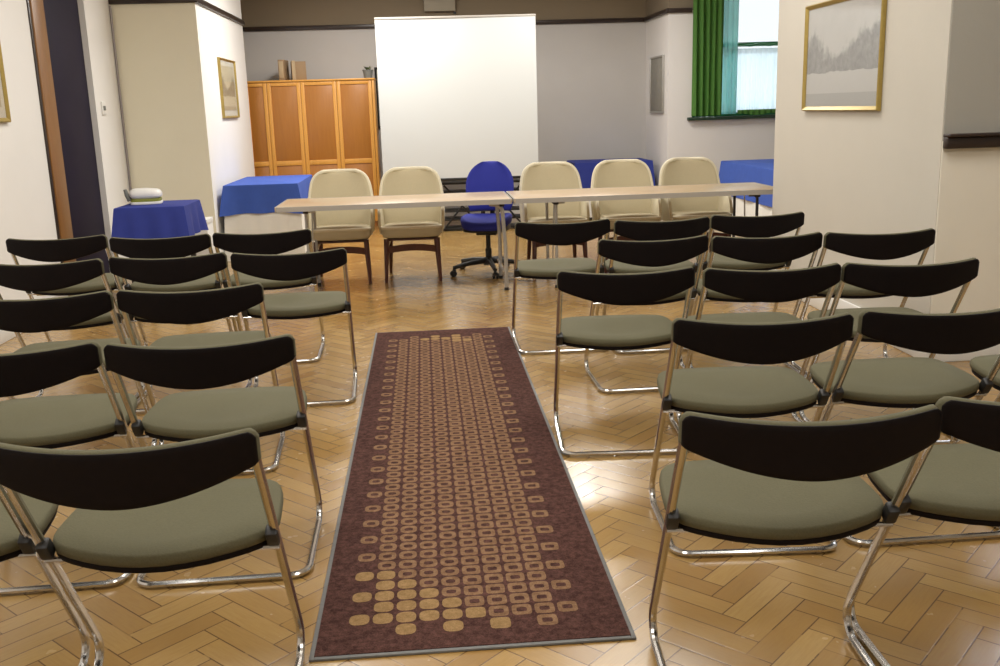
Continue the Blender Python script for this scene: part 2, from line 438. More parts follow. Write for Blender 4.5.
MB().tube([(-.40+.82*k/24, .0, .008*math.sin(k*.9)) for k in range(25)], .013, 8).build('rod_tube', 'greenp', rod)
for s_ in (-.40, .42): MB().lathe([(.0, -.02), (.02, -.012), (.024, 0), (.02, .012), (.0, .02)], 12).xf(Matrix.Translation((s_, 0, 0))).build('finial', 'greenp', rod)
c = curtain('pelmet_hem', 3.87, 4.44, wz0+.02, wz0+.075, 11.995, .01, 8, 'green', '', hem=.01)
tag(c, 'narrow green cloth hem lying along the far window sill', 'cloth')

# ------------------------------------------------------------------ pictures
def picture(name, w, h, fw, depth, frame, art, mount, label, xf, glass_=True):
    r = empty(name, (0, 0, 0), label, 'picture')
    r.matrix_world = xf
    fr = MB()
    prof = [(0, 0), (0, depth*.8), (fw*.25, depth), (fw*.6, depth*.75), (fw, depth*.45), (fw, 0)]
    # mitred moulding: local x across, z up, -y out of the wall
    loops = []
    for ins, d in prof:
        loops.append([(-w/2+ins, -d, -h/2+ins), (w/2-ins, -d, -h/2+ins), (w/2-ins, -d, h/2-ins), (-w/2+ins, -d, h/2-ins)])
    vs = [v for l in loops for v in l]; fs = []
    n = len(loops)
    for i in range(n):
        for k in range(4): fs.append((i*4+k, i*4+(k+1) % 4, ((i+1) % n)*4+(k+1) % 4, ((i+1) % n)*4+k))
    fr.add(vs, fs); fr.build('frame', frame, r, 20)
    iw, ih = w-2*fw, h-2*fw
    if mount:
        MB().box(-iw/2-.002, iw/2+.002, -.010, -.002, -ih/2-.002, ih/2+.002).build('mount', 'mountc', r)
        MB().box(-iw/2+mount, iw/2-mount, -.0125, -.0102, -ih/2+mount*1.2, ih/2-mount).build('print', art, r)
    else:
        MB().box(-iw/2-.002, iw/2+.002, -.010, -.002, -ih/2-.002, ih/2+.002).build('print', art, r)
    if glass_: MB().box(-iw/2-.001, iw/2+.001, -.0155, -.0140, -ih/2-.001, ih/2+.001).build('glass', 'picglass', r)
    return r
def on_wall(x, y, z, face):   # local -y looks out of the wall
    rz = {'-x': -math.pi/2, '+x': math.pi/2, '-y': 0}[face]
    return Matrix.Translation((x, y, z)) @ Matrix.Rotation(rz, 4, 'Z')
picture('framed_picture', 1.165, .70, .028, .03, 'gold', 'art', 0, 'large gilt framed faint landscape print on the broad cream pillar', on_wall(XP-.001, 6.275, 1.695, '-x'))
picture('framed_picture', .86, .615, .022, .03, 'gold', 'art2', .05, 'framed sepia print on the bright side of the chimney breast', on_wall(XS+.001, 11.03, 1.715, '+x'))
picture('framed_picture', .70, .70, .03, .03, 'gold', 'art2', .06, 'gilt framed picture cut off at the left edge, near the navy door', on_wall(XL+.001, 6.78, 1.78, '+x'))
picture('framed_picture', .44, .78, .03, .03, 'blackm', 'art2', .05, 'dark framed picture on the back wall, mostly behind the screen', on_wall(-.36, 13.199, 1.60, '-y'))
nb = empty('notice_board', (3.0, 12.52, 1.655), 'narrow grey notice board on the return wall left of the window', 'board')
nb.rotation_euler = (0, 0, -math.pi/2)
MB().box(-.32, .32, -.016, -.001, -.325, .325, 0, .003).build('felt', 'board', nb)
f = MB()
for a in ((-.345, -.32, -.35, .35), (.32, .345, -.35, .35), (-.32, .32, -.35, -.325), (-.32, .32, .325, .35)): f.box(a[0], a[1], -.026, -.001, a[2], a[3], 0, .004)
f.build('frame', 'legm', nb)
wb = MB().box(.10, .50, 13.12, 13.2, 2.66, 2.86, 0, .008).build('wall_box', 'panelb')
tag(wb, 'shallow beige box on the back wall above the screen', 'box')
MB().box(.09, .51, 13.10, 13.2, 2.80, 2.87, 0, .006).build('lid', 'edge', wb)
MB().lathe([(.0, 0), (.018, 0), (.018, .03), (.0, .034)], 12).xf(Matrix.Translation((.49, 13.12, 2.62))).build('sensor', 'blackp', wb)

# ------------------------------------------------------------------ rug
def rug():
    x0, x1, y0, y1 = -.366, .520, 2.372, 6.311
    r = empty('rug', ((x0+x1)/2, (y0+y1)/2, 0), 'long brown rug with tan ring pattern down the central aisle', 'rug')
    ox, oy = (x0+x1)/2, (y0+y1)/2
    mb = MB().box(x0+.013-ox, x1-.013-ox, y0+.013-oy, y1-.013-oy, .001, .0095, 0)
    p = .0667; q = .0670; cx0 = -.243; cy0 = 2.494
    filled = {(0, 2), (0, 4), (0, 6)} | {(1, c) for c in range(6)} | {(2, c) for c in (1, 2, 3, 4)} | {(3, c) for c in range(4)} | {(4, 1), (4, 2), (5, 0), (5, 1)}
    R = 55
    filled |= {(R-2, c) for c in (3, 4, 5, 6)} | {(R-1, c) for c in (4, 6)} | {(R-3, 6), (R-3, 7)}
    for j in range(R):
        for c in range(10):
            if c in (0, 9) and j % 2 == 0: continue
            if j == 0 and c % 2: continue
            if j == R-1 and c % 2: continue
            cx = cx0+c*p-ox; cy = cy0+j*q-oy
            a, b = .0290, .0300
            e = 2.8 if c < 5 else 4.5
            n = 20; out = []; inn = []
            for k in range(n):
                t = 2*math.pi*k/n; ct, st = math.cos(t), math.sin(t)
                sx = math.copysign(abs(ct)**(2/e), ct); sy = math.copysign(abs(st)**(2/e), st)
                out.append((cx+a*sx, cy+b*sy, .0102)); inn.append((cx+.0150*sx, cy+.0120*sy, .0102))
            if (j, c) in filled: mb.add(out, [tuple(range(n))], 2)
            else: mb.add(out+inn, [(k, (k+1) % n, n+(k+1) % n, n+k) for k in range(n)], 1)
    mb.build('carpet_pile', ['rug', 'motif', 'solid'], r)
    e = MB(); t = .014
    for a in ((x0, x0+t, y0, y1), (x1-t, x1, y0, y1), (x0+t, x1-t, y0, y0+t), (x0+t, x1-t, y1-t, y1)):
        e.box(a[0]-ox, a[1]-ox, a[2]-oy, a[3]-oy, .0005, .0075, 0, .002)
    e.build('border', 'rubber', r)
rug()

# ------------------------------------------------------------------ stacking chairs
def stacking_chair():
    r = empty('stacking_chair', (0, 0, 0), 'x', 'chair', 'black backed stacking chairs in rows')
    hw = .264; R_ = .0112
    def upr(s): return [(s*hw, .006, .735), (s*hw, .47, .0125), (s*hw, -.02, .0125)]
    path = [(-hw, .006, .735), (-hw, .475, .0125), (-hw, -.02, .0125), (hw, -.02, .0125), (hw, .475, .0125), (hw, .006, .735)]
    pts = fillet(path, {1: .055, 2: .055, 3: .055, 4: .055}, 7)
    MB().tube(pts, R_, 10).build('frame', 'chrome', r)
    # seat
    half = [(0, .084), (.10, .101), (.195, .146), (.252, .190), (.265, .242), (.262, .32), (.255, .40), (.240, .462), (.205, .492), (.10, .503), (0, .504)]
    out = half[:] + [(-x, y) for x, y in reversed(half[1:-1])]
    # smooth outline
    def subd(p):
        q = []
        for i in range(len(p)):
            a, b = p[i], p[(i+1) % len(p)]
            q += [(.75*a[0]+.25*b[0], .75*a[1]+.25*b[1]), (.25*a[0]+.75*b[0], .25*a[1]+.75*b[1])]
        return q
    out = subd(out)
    def dish(mb, z0, z1, bev, mi=0):
        n = len(out); vs = []; fs = []; cx, cy = 0, .29
        lv = [(1.0-bev*2.4, z0), (1.0-bev*.6, z0+bev*.35), (1.0, z0+bev*1.1), (1.0, z1-bev*1.1), (1.0-bev*.7, z1-bev*.35), (1.0-bev*2.2, z1), (.62, z1+.002), (.3, z1-.002)]
        for q, z in lv:
            for x, y in out:
                zz = z+.02*((y-.05)/.48)
                vs.append((cx+(x-cx)*q, cy+(y-cy)*q, zz))
        for l in range(len(lv)-1):
            for k in range(n): fs.append((l*n+k, l*n+(k+1) % n, (l+1)*n+(k+1) % n, (l+1)*n+k))
        fs += [tuple(range(n-1, -1, -1)), tuple((len(lv)-1)*n+k for k in range(n))]
        mb.add(vs, fs, mi); return mb
    seat = dish(MB(), .438, .470, .014).build('seat', 'olive', r, 60)
    pan = MB(); n = len(out)
    pan.prism([(x*.975, .29+(y-.29)*.975) for x, y in out], .421, .442, 0, .009)
    pan.v = [(x, y, z+.02*((y-.05)/.48)) for x, y, z in pan.v]
    pan.build('seat_pan', 'plastic', seat)
    # back
    HW = .277
    def bow(x): return -.070*(1-(x/HW)**2)
    def ztop(x):
        a = abs(x)/HW
        return .775+.013*a*a-(.022*((a-.92)/.08)**2.4 if a > .92 else 0)
    def zbot(x):
        a = abs(x)/HW
        return .646+.062*a**1.8+(.006*((a-.95)/.05)**2 if a > .95 else 0)
    def sheet(off0, off1, shrink=0.):
        mb = MB(); nx = 40; nz = 9
        V = []; hw2 = HW-shrink
        for side, off in ((0, off0), (1, off1)):
            for j in range(nz+1):
                for i in range(nx+1):
                    x = -hw2*math.cos(math.pi*i/nx)*.55+hw2*(-1+2*i/nx)*.45; t = .5-.5*math.cos(math.pi*j/nz)
                    zt = ztop(x)-shrink; zb = zbot(x)+shrink
                    z = zb+(zt-zb)*t
                    # normal-ish offset in +y, tilt, soft edges
                    ed = min(t, 1-t)*(zt-zb); ex = hw2-abs(x)
                    rnd = .009; k = 1-max(0, 1-min(ed, ex)/rnd)**2 if min(ed, ex) < rnd else 1
                    mid = (off0+off1)/2
                    y = bow(x)+mid+(off-mid)*(.35+.65*k) + (.10*(.74-z))
                    V.append((x, y, z))
        W = nx+1; n0 = W*(nz+1); F = []
        for j in range(nz):
            for i in range(nx):
                F.append((j*W+i, j*W+i+1, (j+1)*W+i+1, (j+1)*W+i))
                F.append((n0+j*W+i, n0+(j+1)*W+i, n0+(j+1)*W+i+1, n0+j*W+i+1))
        loop = [i for i in range(W)] + [j*W+nx for j in range(1, nz+1)] + [nz*W+i for i in range(nx-1, -1, -1)] + [j*W for j in range(nz-1, 0, -1)]
        for k in range(len(loop)): F.append((loop[(k+1) % len(loop)], loop[k], n0+loop[k], n0+loop[(k+1) % len(loop)]))
        mb.add(V, F); return mb
    back = sheet(-.014, -.004, .002).build('back_shell', 'plastic', r, 50)
    sheet(-.004, .026).build('back_pad', 'olive', r, 50)
    # clamps where seat meets tubes
    for s in (-1, 1):
        br = MB()
        ang = math.atan2(.7225, -.469)
        mt = Matrix.Translation((s*.259, .176, .464)) @ Matrix.Rotation(math.atan2(.469, .7225), 4, 'X')
        br.box(-.015, .014, -.017, .016, -.026, .026, 0, .006)
        br.xf(mt)
        br.build('seat_clamp', 'blackp', r)
        MB().tube([(s*.20, .19, .428), (s*.270, .19, .428)], .007, 8).build('hinge_pin', 'chrome', r)
    MB().tube([(-.24, .25, .413), (.24, .25, .413)], .008, 8).build('under_bar', 'chrome', r)
    return r
# name, x, y, angle, label
CH = [
 ('R', .795, 1.924, -4.3, 'nearest aisle chair of the right block, black back over a wide grey-green seat'),
 ('R', 1.371, 1.945, -2.0, 'chair beside the nearest right aisle chair, cut by the right edge'),
 ('R', 1.012, 2.845, -3.8, 'second aisle chair of the right block, set further right than its neighbours'),
 ('R', 1.602, 2.856, .5, 'second chair in from the aisle in the second row on the right'),
 ('R', 2.185, 2.83, 0, 'chair at the right edge whose seat tip alone shows, second row'),
 ('R', .789, 3.812, -3.9, 'third aisle chair of the right block with its whole chrome frame standing beside the rug'),
 ('R', 1.364, 3.740, -1.0, 'middle chair of the third row on the right'),
 ('R', 1.926, 3.725, -1.1, 'wall side chair of the third row on the right, ending before the dado wall'),
 ('R', 1.112, 4.712, .9, 'fourth aisle chair of the right block, back partly hidden by the third row'),
 ('R', 1.668, 4.661, -.1, 'middle chair of the fourth row on the right'),
 ('R', 2.226, 4.630, -.9, 'wall side chair of the fourth row on the right, beside the pillar'),
 ('R', .785, 5.580, 0, 'front row aisle chair on the right, below the tables'),
 ('R', 1.345, 5.489, .9, 'middle chair of the front row on the right, in front of beige seats'),
 ('R', 1.927, 5.557, -1.0, 'outer chair of the front row on the right, before the pillar corner'),
 ('L', -.651, 1.987, .2, 'nearest aisle chair of the left block, black back over an olive seat'),
 ('L', -1.222, 2.02, 1.0, 'chair beside the nearest left aisle chair, only its seat corner in view'),
 ('L', -.687, 2.881, .9, 'second aisle chair of the left block, beside the rug'),
 ('L', -1.264, 2.900, 1.5, 'second row chair cut by the left edge'),
 ('L', -.929, 3.828, 3.3, 'third aisle chair of the left block, set back from the rug'),
 ('L', -1.500, 3.80, 1.5, 'third row chair cut by the left edge'),
 ('L', -.670, 4.753, 2.5, 'fourth aisle chair of the left block, its tall chrome leg beside the rug'),
 ('L', -1.250, 4.779, .8, 'middle chair of the fourth row on the left'),
 ('L', -1.822, 4.738, -1.0, 'wall side chair of the fourth row on the left'),
 ('L', -.936, 5.636, 1.5, 'front row aisle chair on the left, before the white draped table'),
 ('L', -1.496, 5.598, .5, 'middle chair of the front row on the left, before the small blue table'),
 ('L', -2.112, 5.74, 1.7, 'wall side chair of the front row on the left, before the navy door'),
]
proto = stacking_chair()
for k, (side, x, y, a, lab) in enumerate(CH):
    c = proto if k == 0 else copy_tree(proto)
    c.location = (x, y, 0); c.rotation_euler = (0, 0, math.radians(a)); c['label'] = lab
    c['group'] = 'stacking chairs left of the aisle' if side == 'L' else 'stacking chairs right of the aisle'

# ------------------------------------------------------------------ beige armchairs behind the tables (facing -y)
def beige_chair():
    r = empty('upholstered_chair', (0, 0, 0), 'x', 'chair', 'beige chairs behind the tables')
    # back panel: rounded trapezoid, gently wrapped
    def shape(u, v):   # u -1..1, v 0..1 (bottom..top)
        z = .40+.525*v
        hw = .262+.022*math.sin(math.pi*min(1, v*1.15))-.02*v
        t = max(0, (v-.68)/.32); hw *= (max(0.0, 1-(t*.91)**3.8))**.45
        hw = max(hw, .01); x = u*hw
        y = .29+.10*v-.10*u*u*(1-.35*v)
        return Vector((x, y, z))
    mb = MB(); nx, nz = 20, 16; V = []
    for off in (0, 1):
        for j in range(nz+1):
            for i in range(nx+1):
                u = -math.cos(math.pi*i/nx); v = math.sin(math.pi/2*j/nz); p = shape(u, v)
                e = min(1, min(1-abs(u), 1-v, v+.3)/.10); k = math.sqrt(max(0, 1-(1-e)**2))
                p = p + Vector((0, (1 if off else -1)*(.012+.030*k), 0)); V.append(p)
    W = nx+1; n0 = W*(nz+1); F = []
    for j in range(nz):
        for i in range(nx):
            F.append((j*W+i, j*W+i+1, (j+1)*W+i+1, (j+1)*W+i)); F.append((n0+j*W+i, n0+(j+1)*W+i, n0+(j+1)*W+i+1, n0+j*W+i+1))
    loop = [i for i in range(W)] + [j*W+nx for j in range(1, nz+1)] + [nz*W+i for i in range(nx-1, -1, -1)] + [j*W for j in range(nz-1, 0, -1)]
    for k in range(len(loop)): F.append((loop[(k+1) % len(loop)], loop[k], n0+loop[k], n0+loop[(k+1) % len(loop)]))
    mb.add(V, F); bk = mb.build('backrest', 'beige', r, 60)
    rim = [shape(-1, math.sin(math.pi/2*j/20)) for j in range(0, 21)] + [shape(-1+2*i/10, 1) for i in range(1, 10)] + [shape(1, math.sin(math.pi/2*(1-j/20))) for j in range(0, 21)]
    MB().tube([p+Vector((0, -.012, 0)) for p in rim], .017, 8).build('piping', 'beigetrim', bk)
    # seat cushion
    out = []
    for k in range(40):
        t = 2*math.pi*k/40; ct, st = math.cos(t), math.sin(t)
        sx = math.copysign(abs(ct)**.42, ct); sy = math.copysign(abs(st)**.42, st)
        out.append((sx*(.255 if sy < 0 else .238), sy*.26-.005))
    seat = MB().prism(out, .365, .475, 0, .035, 4)
    seat.v = [(x, y, z-.018*(y+.02)/.26+(.012*(1-(x/.26)**2) if z > .42 else 0)) for x, y, z in seat.v]
    so = seat.build('seat', 'beige', r, 60)
    front = [p for p in out]
    MB().tube([(x*1.0, y*1.0, .452-.018*(y+.02)/.26) for x, y in out], .012, 8, True).build('piping', 'beigetrim', so)
    # low side wings sweeping from the back to the seat front
    for s in (-1, 1):
        w = MB()
        def fn(u, v, s=s):
            y = .30-.42*u; top = .66-.03*u-.14*max(0, (u-.72)/.28)**2.2
            z = .40+(top-.40)*v
            return (s*(.243+.018*v), y, z)
        w.grid(12, 6, fn, 0, (s*.024, 0, 0))
        w.build('side_wing', 'beigetrim', r, 60)
    # frame
    for sx in (-1, 1):
        MB().tube([(sx*.215, -.205, .37), (sx*.222, -.225, .18), (sx*.232, -.245, 0)], [.023, .020, .014], 10).build('leg', 'redwood', r)
        MB().tube([(sx*.200, .215, .37), (sx*.208, .245, .18), (sx*.218, .275, 0)], [.022, .019, .014], 10).build('leg', 'redwood', r)
    ap = MB()
    ap.grid(12, 3, lambda u, v: (-.215+.43*u, -.222, .245+.022*(1-(2*u-1)**2)+.055*v), 0, (0, .022, 0))
    for s in (-1, 1): ap.box(s*.208-.011, s*.208+.011, -.20, .22, .30, .355, 0, .004)
    ap.box(-.20, .20, .205, .227, .30, .355, 0, .004)
    ap.box(-.2, .2, -.2, .21, .352, .368, 0, .004)
    ap.build('apron', 'redwood', r)
    return r
bc = beige_chair()
BCH = [(-.735, 8.50, 1.5, 'leftmost beige chair, standing in front of the wooden cupboard'),
       (-.125, 8.50, -1, 'beige chair just left of the blue swivel chair'),
       (1.135, 8.52, 1, 'beige chair just right of the blue swivel chair'),
       (1.775, 8.52, -1.5, 'middle beige chair of the three right of the blue swivel chair'),
       (2.400, 8.50, 1, 'rightmost beige chair, beside the right blue table')]
for k, (x, y, a, lab) in enumerate(BCH):
    c = bc if k == 0 else copy_tree(bc)
    c.location = (x, y, 0); c.rotation_euler = (0, 0, math.radians(a)); c['label'] = lab

# ------------------------------------------------------------------ blue swivel chair
def swivel():
    r = empty('swivel_chair', (.540, 8.58, 0), 'royal blue swivel office chair on a black five star base', 'chair', None, math.radians(-13))
    def shape(u, v):
        z = .53+.435*v; hw = .205+.012*math.sin(math.pi*v)
        t = max(0, (v-.45)/.55); hw *= math.sqrt(max(0.0004, 1-(t*.955)**2.7))
        t = max(0, (.25-v)/.25); hw *= 1-.12*t*t
        return Vector((u*hw, .22+.07*v-.05*u*u-.03*math.sin(math.pi*v), z))
    mb = MB(); nx, nz = 18, 16; V = []
    for off in (0, 1):
        for j in range(nz+1):
            for i in range(nx+1):
                u = -math.cos(math.pi*i/nx); v = .5-.5*math.cos(math.pi*j/nz); p = shape(u, v)
                e = min(1, min(1-abs(u), 1-v, v)/.16); k = math.sqrt(max(0, 1-(1-e)**2))
                V.append(p+Vector((0, (1 if off else -1)*(.006+.028*k), 0)))
    W = nx+1; n0 = W*(nz+1); F = []
    for j in range(nz):
        for i in range(nx):
            F.append((j*W+i, j*W+i+1, (j+1)*W+i+1, (j+1)*W+i)); F.append((n0+j*W+i, n0+(j+1)*W+i, n0+(j+1)*W+i+1, n0+j*W+i+1))
    loop = [i for i in range(W)] + [j*W+nx for j in range(1, nz+1)] + [nz*W+i for i in range(nx-1, -1, -1)] + [j*W for j in range(nz-1, 0, -1)]
    for k in range(len(loop)): F.append((loop[(k+1) % len(loop)], loop[k], n0+loop[k], n0+loop[(k+1) % len(loop)]))
    mb.add(V, F); mb.build('backrest', 'blueup', r, 60)
    out = []
    for k in range(40):
        t = 2*math.pi*k/40; ct, st = math.cos(t), math.sin(t)
        out.append((math.copysign(abs(ct)**.5, ct)*.215, math.copysign(abs(st)**.5, st)*.22-.05))
    st_ = MB().prism(out, .435, .505, 0, .030, 4)
    st_.v = [(x, y, z-(.045*((-.05-y-.08)/.14)**2 if y < -.13 else 0)+(.02*(abs(x)/.215)**2 if z > .45 else 0)) for x, y, z in st_.v]
    st_.build('seat', 'blueup', r, 60)
    MB().prism([(x*.93, (y+.05)*.93-.05) for x, y in out], .385, .440, 0, .02, 3).build('seat_shell', 'blackp', r)
    MB().tube([(0, .12, .40), (0, .24, .41), (0, .285, .48), (0, .275, .66)], .022, 8).build('back_bar', 'blackp', r)
    MB().box(-.09, .09, -.10, .12, .345, .39, 0, .01).build('tilt_mechanism', 'blackp', r)
    MB().lathe([(.028, .10), (.028, .22), (.021, .222), (.021, .36)], 16).build('gas_column', 'blackp', r)
    st = MB().lathe([(.0, .075), (.05, .075), (.05, .125), (.036, .14), (.0, .14)], 16)
    A0 = math.radians(216)
    for k in range(5):
        a = A0+k*2*math.pi/5; ca, sa = math.cos(a), math.sin(a)
        st.tube([(.03*ca, .03*sa, .112), (.19*ca, .19*sa, .102), (.345*ca, .345*sa, .078)], [.027, .022, .017], 8)
    st.build('star_base', 'blackp', r)
    for k in range(5):
        a = A0+k*2*math.pi/5; ca, sa = math.cos(a), math.sin(a)
        c = MB()
        for s in (-1, 1):
            w = MB().lathe([(0, -.010), (.022, -.010), (.026, -.004), (.026, .004), (.022, .010), (0, .010)], 14)
            w.xf(Matrix.Translation((.35*ca-s*.015*sa, .35*sa+s*.015*ca, .026)) @ Matrix.Rotation(a, 4, 'Z') @ Matrix.Rotation(math.pi/2, 4, 'X'))
            c.add(w.v, w.f)
        c.tube([(.345*ca, .345*sa, .03), (.345*ca, .345*sa, .08)], .010, 8)
        c.box(.34*ca-.014, .34*ca+.014, .34*sa-.014, .34*sa+.014, .045, .062, 0, .004)
        c.build('caster', 'blackp', r)
swivel()

# ------------------------------------------------------------------ meeting tables
def table(x0, x1, y0, y1, label, lx, style):
    cx, cy = (x0+x1)/2, (y0+y1)/2
    r = empty('folding_table', (cx, cy, 0), label, 'table', 'long pale tables')
    zt = .733; hx, hy = (x1-x0)/2, (y1-y0)/2
    top = MB().box(-hx+.004, hx-.004, -hy+.004, hy-.004, zt-.028, zt, 0, .002).build('tabletop', 'beech', r)
    e = MB(); t = .012; ch = .05
    o = [(-hx, -hy+ch*.3), (-hx+ch*.3, -hy), (hx-ch*.3, -hy), (hx, -hy+ch*.3), (hx, hy-ch*.3), (hx-ch*.3, hy), (-hx+ch*.3, hy), (-hx, hy-ch*.3)]
    i_ = [(x*(1-t/hx), y*(1-t/hy)) for x, y in o]
    n = len(o); vs = []; fs = []
    for lst, z in ((o, zt-.037), (o, zt+.001), (i_, zt+.001), (i_, zt-.037)): vs += [(x, y, z) for x, y in lst]
    for l in range(4):
        for k in range(n): fs.append((l*n+k, l*n+(k+1) % n, ((l+1) % 4)*n+(k+1) % n, ((l+1) % 4)*n+k))
    e.add(vs, fs).build('edge_band', 'edge', top)
    for k, x in enumerate(lx):
        x -= cx; mt = style[k]
        s = 1 if x > 0 else -1
        for yy in (-hy+.09, hy-.09):
            if mt == 'curved':
                p = fillet([(x-.10*s, yy, zt-.04), (x, yy, zt-.055), (x+.02*s, yy, .35), (x+.02*s, yy, .012)], .09, 6)
                MB().tube(p, .016, 10).build('leg', 'legm', r)
            else:
                p = fillet([(x-.07*s, yy, zt-.045), (x, yy, zt-.045), (x, yy, .012)], .03, 5)
                MB().tube(p, .0125, 10).build('leg', 'darkleg' if mt == 'dark' else 'legm', r)
            MB().lathe([(.0, 0), (.018, 0), (.018, .022), (.0135, .026), (.0, .026)], 12, (x+(.02*s if mt == 'curved' else 0), yy, 0)).build('foot', 'blackp', r)
        MB().tube([(x, -hy+.09, .16), (x, hy-.09, .16)], .010, 8).build('cross_bar', 'legm', r)
        MB().box(x-.02, x+.02, -hy+.07, hy-.07, zt-.062, zt-.03, 0, .004).build('leg_rail', 'darkleg', r)
        MB().tube([(x-.02*s, -.03, zt-.05), (x-.25*s, -.03, zt-.04)], .006, 6).build('stay', 'darkleg', r)
        MB().tube([(x, -.03, .16), (x-.02*s, -.03, zt-.05)], .006, 6).build('strut', 'legm', r)
    return r
table(-1.155, .675, 7.60, 8.36, 'left long pale table, before the blue swivel chair', (-.93, .60), ('slim', 'curved'))
table(.690, 2.86, 7.60, 8.36, 'right long pale table, its far end behind the pillar', (1.03, 2.66), ('slim', 'dark'))

# ------------------------------------------------------------------ cloth covered tables
def draped(name, x0, x1, y0, y1, zt, drop, mat, label, tlabel, under=None, folds=3, amp=.012, group=None):
    cx, cy = (x0+x1)/2, (y0+y1)/2; hx, hy = (x1-x0)/2, (y1-y0)/2
    t = empty('side_table', (cx, cy, 0), tlabel, 'table', group)
    MB().box(-hx+.012, hx-.012, -hy+.012, hy-.012, zt-.032, zt-.006, 0, .003).build('tabletop', 'beech', t)
    for sx in (-1, 1):
        for sy in (-1, 1):
            MB().box(sx*(hx-.06)-.02, sx*(hx-.06)+.02, sy*(hy-.06)-.02, sy*(hy-.06)+.02, 0, zt-.032, 0, .004).build('leg', 'darkleg', t)
    def cloth(dz, ztop, nm, m, lab, cat, off, fl, am):
        # perimeter sheet: parameter along outline, hanging with folds
        ring = []
        per = [(-hx, -hy), (hx, -hy), (hx, hy), (-hx, hy)]
        nseg = 18; P = []
        for k in range(4):
            a, b = per[k], per[(k+1) % 4]
            for q in range(nseg):
                u = q/nseg; P.append((a[0]+(b[0]-a[0])*u, a[1]+(b[1]-a[1])*u, u, k))
        n = len(P); vs = []; fs = []; L = 9
        for l in range(L+1):
            v = l/L
            for (x, y, u, k) in P:
                nx_, ny_ = ((0, -1), (1, 0), (0, 1), (-1, 0))[k]
                if u == 0:
                    px_, py_ = ((-1, 0), (0, -1), (1, 0), (0, 1))[k]
                    nx_, ny_ = (nx_+px_)*.9, (ny_+py_)*.9
                w = am*math.sin(u*fl*2*math.pi+k*1.3+cx*7)*v
                corner = math.exp(-(min(u, 1-u)/.10)**2)*.03*v
                o_ = off+.006+.018*v+w+corner
                drop_ = dz*(1+.06*math.exp(-(min(u, 1-u)/.06)**2)+.012*math.sin(u*fl*6+k))
                vs.append((x+nx_*o_, y+ny_*o_, ztop-.004*(l == 0)-drop_*v))
        for l in range(L):
            for k in range(n): fs.append((l*n+k, l*n+(k+1) % n, (l+1)*n+(k+1) % n, (l+1)*n+k))
        b = len(vs)
        # top sheet
        vs += [(x, y, ztop) for x, y, _, _ in P]
        for k in range(n): fs.append((b+k, b+(k+1) % n, (k+1) % n, k))
        fs.append(tuple(b+k for k in range(n)))
        o = MB().add(vs, fs).build(nm, m, None, 50)
        o.location = (cx, cy, 0)
        sol = o.modifiers.new('thickness', 'SOLIDIFY'); sol.thickness = .003; sol.offset = 1
        tag(o, lab, cat)
        return o
    if under: cloth(zt-.03, zt-.003, 'white_undercloth', 'whitecloth', under, 'tablecloth', .0, 4, .010)
    return cloth(drop, zt+.002, name, mat, label, 'tablecloth', .012, folds, amp)
draped('tablecloth', -1.985, -1.285, 10.0, 11.30, .752, .285, 'bluecloth', 'blue tablecloth on the table before the wooden cupboard', 'cloth covered table before the wooden cupboard', 'white cloth hanging below the blue cloth before the wooden cupboard', 2.5, .012)
draped('tablecloth', -2.445, -1.935, 7.98, 8.52, .74, .25, 'navycloth', 'deep blue cloth on the small table right of the navy door', 'small cloth covered table right of the navy door', None, 2.5, .014)
draped('tablecloth', 1.92, 2.88, 12.36, 13.02, .722, .36, 'navycloth', 'deep blue cloth on the table along the back wall, between beige chair backs', 'cloth covered table along the back wall, behind the beige chairs', 'white cloth below the deep blue cloth along the back wall', 3, .012)
draped('tablecloth', 3.50, 4.25, 9.15, 11.35, .745, .37, 'bluecloth', 'blue tablecloth on the table under the far window', 'cloth covered table under the far window, beside the pillar', 'white cloth hanging below the blue cloth under the far window', 3, .012)

# device on the small table
d = empty('desk_device', (-2.285, 8.27, .745), 'small white rounded device with an olive band on the deep blue table', 'device', None, math.radians(8))
def rr(hx, hy, e=.45, n=32, oy=0):
    o = []
    for k in range(n):
        t = 2*math.pi*k/n; ct, st = math.cos(t), math.sin(t)
        o.append((math.copysign(abs(ct)**e, ct)*hx, math.copysign(abs(st)**e, st)*hy+oy))
    return o
MB().prism(rr(.125, .10), 0, .022, 0, .006).build('base', 'whitep', d)
MB().prism(rr(.118, .094), .022, .045, 0, .003).build('band', 'oliveg', d)
b_ = MB().prism(rr(.125, .10), .045, .125, 0, .038, 5); b_.v = [(x, y, z-.10*max(0, x)*(z > .07)) for x, y, z in b_.v]
b_.build('cover', 'whitep', d)
MB().tube([(-.125, -.03, .03), (-.145, -.03, .08), (-.155, -.03, .125)], [.02, .018, .014], 10).build('handle', 'greyp', d)
wbx = empty('storage_box', (-2.10, 9.30, 0), 'white box standing between the small blue table and the chimney breast corner', 'box')
f_ = MB().box(-.085, .085, -.13, .13, 0, .46, 0, .006).build('body', 'whitep', wbx)
MB().box(-.09, .09, -.135, .135, .46, .505, 0, .006).build('lid', 'whitep', wbx)

